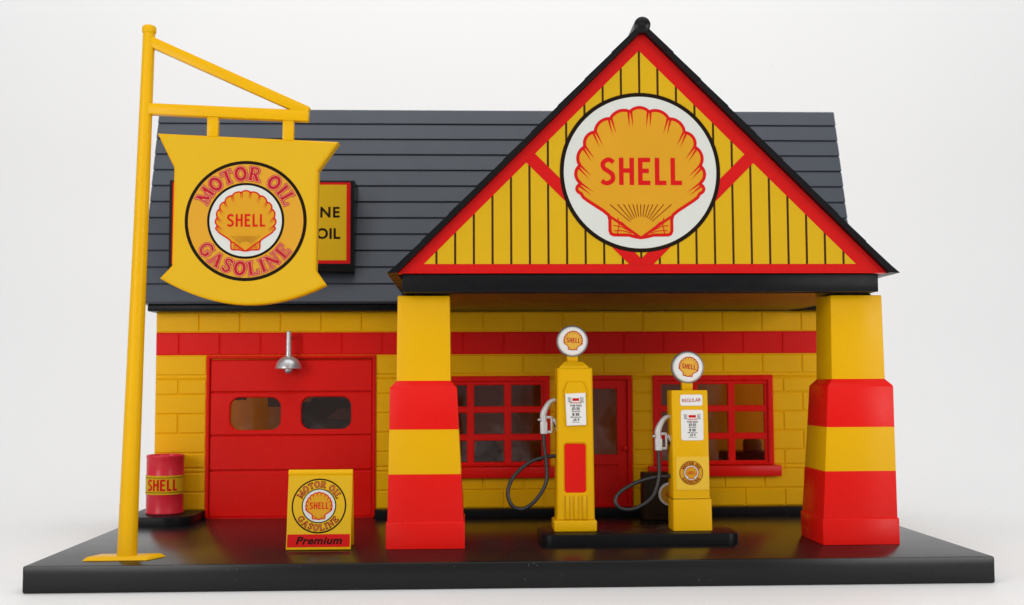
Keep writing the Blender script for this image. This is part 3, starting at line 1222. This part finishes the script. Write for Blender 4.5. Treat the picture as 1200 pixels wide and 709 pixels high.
def pump_globe(root, c, R, rot, tilt):
    """disc lamp on top: metal rim, white dished face with emblem"""
    rim = bmesh.new()
    mx = Matrix.Rotation(tilt, 4, 'Z') @ Matrix.Rotation(PI / 2, 4, 'X')
    prof_ = [(R - .010, -.026), (R - .002, -.022), (R, -.012), (R, .012), (R - .002, .020), (R - .005, .022), (R - .0055, .018)]
    lathe(rim, prof_, c, 44, mx)
    g_ = obj("globe", recalc(rim), "globe_rim", root)
    fc = bmesh.new()
    lathe(fc, [(R - .0045, .017), (R - .0055, .0225), (R - .009, .0255), (R - .014, .0265), (0, .0265)], c, 44, mx)
    obj("globe_face", recalc(fc), "print_card", g_)
    m3 = mx.to_3x3()
    o = Vector(c) + m3 @ Vector((0, 0, .0265))
    p = Print(o, m3 @ Vector((1, 0, 0)), m3 @ Vector((0, 1, 0)), step=.0003)
    shell_emblem(p, (0.003, .002), R * .72, 0, rot=rot, detail=1, red="print_crimson", fill="print_globe")
    p.build("emblem", g_)


def price_print(p, cx, ztop, w, h, layer):
    """price dial lettering: small black figures under a red heading"""
    p.rect(cx - w * .17, cx + w * .17, ztop - h * .235, ztop - h * .150, "print_red", layer)
    for s in (-1, 1):
        for k, t_ in enumerate(("PAY", "NO", "TAX")):
            p.text(t_, cx + s * w * .31, ztop - h * (.170 + .058 * k), h * .045, "print_black", layer, bold=.02)
    p.text("GASOLINE", cx, ztop - h * .315, h * .048, "print_red", layer, bold=.02)
    p.text("THIS SALE", cx, ztop - h * .405, h * .058, "print_black", layer, bold=.025)
    p.text("$3.50", cx, ztop - h * .505, h * .075, "print_black", layer, bold=.03)
    p.text("GALLONS", cx, ztop - h * .575, h * .042, "print_black", layer, bold=.02)
    p.text("8 50", cx, ztop - h * .690, h * .085, "print_black", layer, bold=.035)
    p.text("PER GALLON", cx, ztop - h * .755, h * .040, "print_black", layer, bold=.02)
    p.text(".35 9", cx, ztop - h * .850, h * .072, "print_black", layer, bold=.03)
    p.rect(cx - w * .20, cx + w * .20, ztop - h * .895, ztop - h * .885, "print_black", layer)


def nozzle_and_hose(root, xs, y, z0, hose_pts, dz):
    """grey hooked nozzle in a bracket on the left flank; black hose looping below"""
    bm = bmesh.new()
    hx = xs - .038
    pts = catmull([(xs + .004, y, z0 + .118), (xs - .012, y, z0 + .112), (xs - .027, y, z0 + .094), (hx - .001, y, z0 + .066), (hx, y, z0 + .035), (hx, y, z0)], 5)
    tube(bm, pts, [.0065 + .0055 * min(1, k / 14) for k in range(len(pts))], 14)
    box(bm, hx - .0125, hx + .0125, y - .010, y + .010, z0 - .002, z0 + .040, .003)
    # trigger guard
    box(bm, hx + .0115, hx + .030, y - .005, y + .005, z0 + .001, z0 + .010, .002)
    box(bm, hx + .024, hx + .031, y - .005, y + .005, z0 + .0085, z0 + .060, .002)
    box(bm, hx + .009, hx + .029, y - .005, y + .005, z0 + .052, z0 + .061, .002)
    lathe(bm, [(.004, 0), (.004, .010), (0, .011)], (hx - .010, y, z0 + .048), 10, Matrix.Rotation(-PI / 2, 4, 'Y'))
    obj("nozzle", recalc(bm), "nozzle_grey", root)
    bm = bmesh.new()
    plate(bm, [(hx + .030, z0 + .046), (hx + .046, z0 + .010), (xs + .005, z0 + .010), (xs + .005, z0 + .047), (hx + .044, z0 + .047), (hx + .036, z0 + .055)], [], y - .008, y + .008, .002)
    obj("bracket", recalc(bm), "nozzle_grey", root)
    bm = bmesh.new()
    P = catmull(hose_pts, 10)
    tube(bm, P, .0068, 14)
    obj("hose", bm, "hose_rubber", root)


# ---- taller pump with red panel
p1 = empty("gas_pump", (.221, .455, IZ), "taller yellow fuel pump with red window panel and fluted foot", "fuel pump", "fuel pumps on the island")
y0 = .402
bm = bmesh.new()
box(bm, .1465, .2950, y0 - .004, y0 + .118, IZ, .0765, .006)
obj("foot", bm, "yellow_plastic", p1)
bm = bmesh.new()
x0, x1 = .1580, .2860
outer = [(x0 - .001, .0755), (x1 + .002, .0755), (x1 - .002, .600), (x0 + .004, .600)]
redhole = rrect(.1850, .2590, .170, .338, .010)
fl = [rrect(xx - .0065, xx + .0065, .082, .162, .006, 4) for xx in (.1925, .2225, .2525)]
plate(bm, outer, [redhole], y0 + .004, y0 + .112, .005)
for xx in (.1935, .2230, .2525):
    box(bm, xx - .0062, xx + .0062, y0 - .0045, y0 + .006, .079, .161, .004)
plate(bm, [(.183, .505), (.265, .505), (.265, .520), (.251, .553), (.197, .553), (.183, .520)], [], y0 - .0045, y0 + .006, .004)
loft(bm, [(.170, .272, y0 + .010, y0 + .106, .600), (.172, .270, y0 + .012, y0 + .104, .606), (.189, .253, y0 + .028, y0 + .088, .621), (.190, .252, y0 + .03, y0 + .086, .6215)])
box(bm, .2000, .2380, y0 + .042, y0 + .074, .6205, .645, .004)
obj("body", recalc(bm), "yellow_plastic", p1, smooth=25)
bm = bmesh.new()
plate(bm, rrect(.1845, .2595, .1695, .3385, .010), [], y0 + .0075, y0 + .014, .002)
obj("red_panel", recalc(bm), "red_plastic", p1)
bm = bmesh.new()
plate(bm, [(.1925, .4000), (.2605, .4025), (.2590, .5135), (.1880, .5105)], [], y0 - .0056, y0 + .006, .001)
pc = obj("price_card", recalc(bm), "print_card", p1)
pr = Print((0, y0 - .0058, 0), step=.0003)
price_print(pr, .2245, .5120, .068, .112, 0)
pr.build("lettering", pc)
pump_globe(p1, (.2190, y0 + .054, .694), .0555, math.radians(-4), math.radians(-4))
yh = y0 + .055
nozzle_and_hose(p1, .155, yh, .372,
                [(.1165, yh, .374), (.1180, yh - .002, .330), (.1250, yh - .006, .270), (.1235, yh - .012, .205), (.0900, yh - .018, .147), (.0430, yh - .020, .113),
                 (.0040, yh - .018, .125), (-.0100, yh - .012, .170), (.0100, yh - .004, .222), (.0640, yh + .004, .270), (.1200, yh + .006, .289), (.1650, yh + .004, .294)], 0)

# ---- shorter pump with the word REGULAR
p2 = empty("gas_pump", (.626, .46, IZ), "shorter yellow fuel pump labelled REGULAR at the right end of the island", "fuel pump", "fuel pumps on the island")
y0 = .408
bm = bmesh.new()
loft(bm, [(.5600, .6965, y0, y0 + .104, IZ), (.5595, .6955, y0 + .001, y0 + .103, .142), (.5615, .6905, y0 + .005, y0 + .100, .149), (.5600, .6880, y0 + .006, y0 + .099, .516), (.5630, .6850, y0 + .009, y0 + .096, .5205)])
recalc(bm)
bmesh.ops.bevel(bm, geom=[e for e in bm.edges if abs(e.verts[0].co.z - e.verts[1].co.z) > .05], offset=.006, segments=3, affect='EDGES', profile=.5)
box(bm, .6040, .6420, y0 + .036, y0 + .066, .5195, .556, .004)
obj("body", bm, "yellow_plastic", p2, smooth=25)
yf = y0 + .006
for nm, lp in (("name_card", rrect(.5905, .6690, .4665, .5055, .007)), ("price_card", rrect(.5925, .6710, .3465, .4525, .008))):
    bm = bmesh.new()
    plate(bm, lp, [], yf - .002, yf + .003, .0008)
    o = obj(nm, recalc(bm), "print_card", p2)
    pr = Print((0, yf - .0021, 0), step=.0003)
    if nm == "name_card":
        pr.text("REGULAR", .6298, .4800, .0120, "print_crimson", 0, bold=.010, sx=.90, rot=.045)
    else:
        price_print(pr, .6320, .4500, .076, .104, 0)
    pr.build("lettering", o)
bm = bmesh.new()
plate(bm, rect(.5730, .6880, .1760, .2905), [], yf - .0025, yf + .003, .0006)
o = obj("badge_card", recalc(bm), "print_badge", p2)
pr = Print((0, yf - .0026, 0), step=.0003)
motor_oil_badge(pr, (.6255, .2350), .0415, 0, detail=0, ink="print_brown", face="print_ring", lay=[("print_brown", .04)])
pr.build("badge", o)
pump_globe(p2, (.6260, y0 + .050, .6010), .0570, math.radians(-8), math.radians(-6))
yh = y0 + .05
nozzle_and_hose(p2, .558, yh, .312,
                [(.5195, yh, .314), (.5205, yh - .002, .270), (.5185, yh - .006, .215), (.4950, yh - .012, .152), (.4380, yh - .018, .113), (.3870, yh - .018, .110),
                 (.3640, yh - .014, .134), (.3800, yh - .006, .165), (.4390, yh + .002, .198), (.5050, yh + .004, .216), (.5700, yh + .004, .221)], 0)

# ------------------------------------------------------------------ dark cabinet with round sign behind the second pump
cab = empty("oil_cabinet", (.68, 1.12, 0), "small black cabinet with a round emblem plate, half hidden behind the shorter pump", "cabinet")
bm = bmesh.new()
box(bm, .556, .772, 1.050, 1.150, .0005, .186, .004)
box(bm, .572, .756, 1.046, 1.052, .020, .168, .002)
obj("body", bm, "cabinet_black", cab)
bm = bmesh.new()
lathe(bm, [(.047, 0), (.047, .007), (.044, .010), (0, .010)], (.6600, 1.046, .103), 36, Matrix.Rotation(PI / 2, 4, 'X'))
pl = obj("round_plate", recalc(bm), "print_card", cab)
pr = Print((.6600, 1.036, .103), step=.0003)
pr.disc((0, 0), .0385, "print_orange", 0)
shell_word(pr, -.020, .021, -.006, .008, "print_red", 1)
pr.build("emblem", pl)

# ------------------------------------------------------------------ a few dark things seen through the panes
bm = bmesh.new()
box(bm, -.90, -.58, 1.36, 1.72, SL + .001, .385, .02)
loft(bm, [(-.86, -.58, 1.38, 1.72, .385), (-.82, -.60, 1.42, 1.70, .485), (-.81, -.61, 1.44, 1.68, .492)])
box(bm, -.885, -.845, 1.40, 1.60, .384, .470, .01)
o = obj("toy_car", recalc(bm), "dark_item")
tag(o, "dark boxy car shape inside the garage behind the right door pane", "car")
bm = bmesh.new()
plate(bm, [(-.745, .400), (-.635, .395), (-.640, .445), (-.700, .448)], [], 1.372, 1.376, .001)
cw_ = obj("side_window", recalc(bm), "car_window", o)
bm = bmesh.new()
box(bm, .98, 1.32, 1.45, 1.62, SL + .001, .245, .01)
o = obj("counter", bm, "dark_item")
tag(o, "dark low counter inside behind the right hand shop window", "counter")
bm = bmesh.new()
lathe(bm, [(.038, .2455), (.042, .25), (.042, .285), (.030, .305), (0, .309)], (1.115, 1.53, 0), 20)
o = obj("tan_tub", recalc(bm), "tan_item")
tag(o, "small tan rounded tub standing on the dark counter inside the shop", "tub")
bm = bmesh.new()
box(bm, -.13, .03, 1.46, 1.60, SL + .001, .20, .01)
loft(bm, [(-.13, .02, 1.46, 1.60, .20), (-.10, -.03, 1.50, 1.58, .31)])
o = obj("armchair", recalc(bm), "dark_item")
tag(o, "dark sloping seat shape inside behind the left hand shop window", "chair")
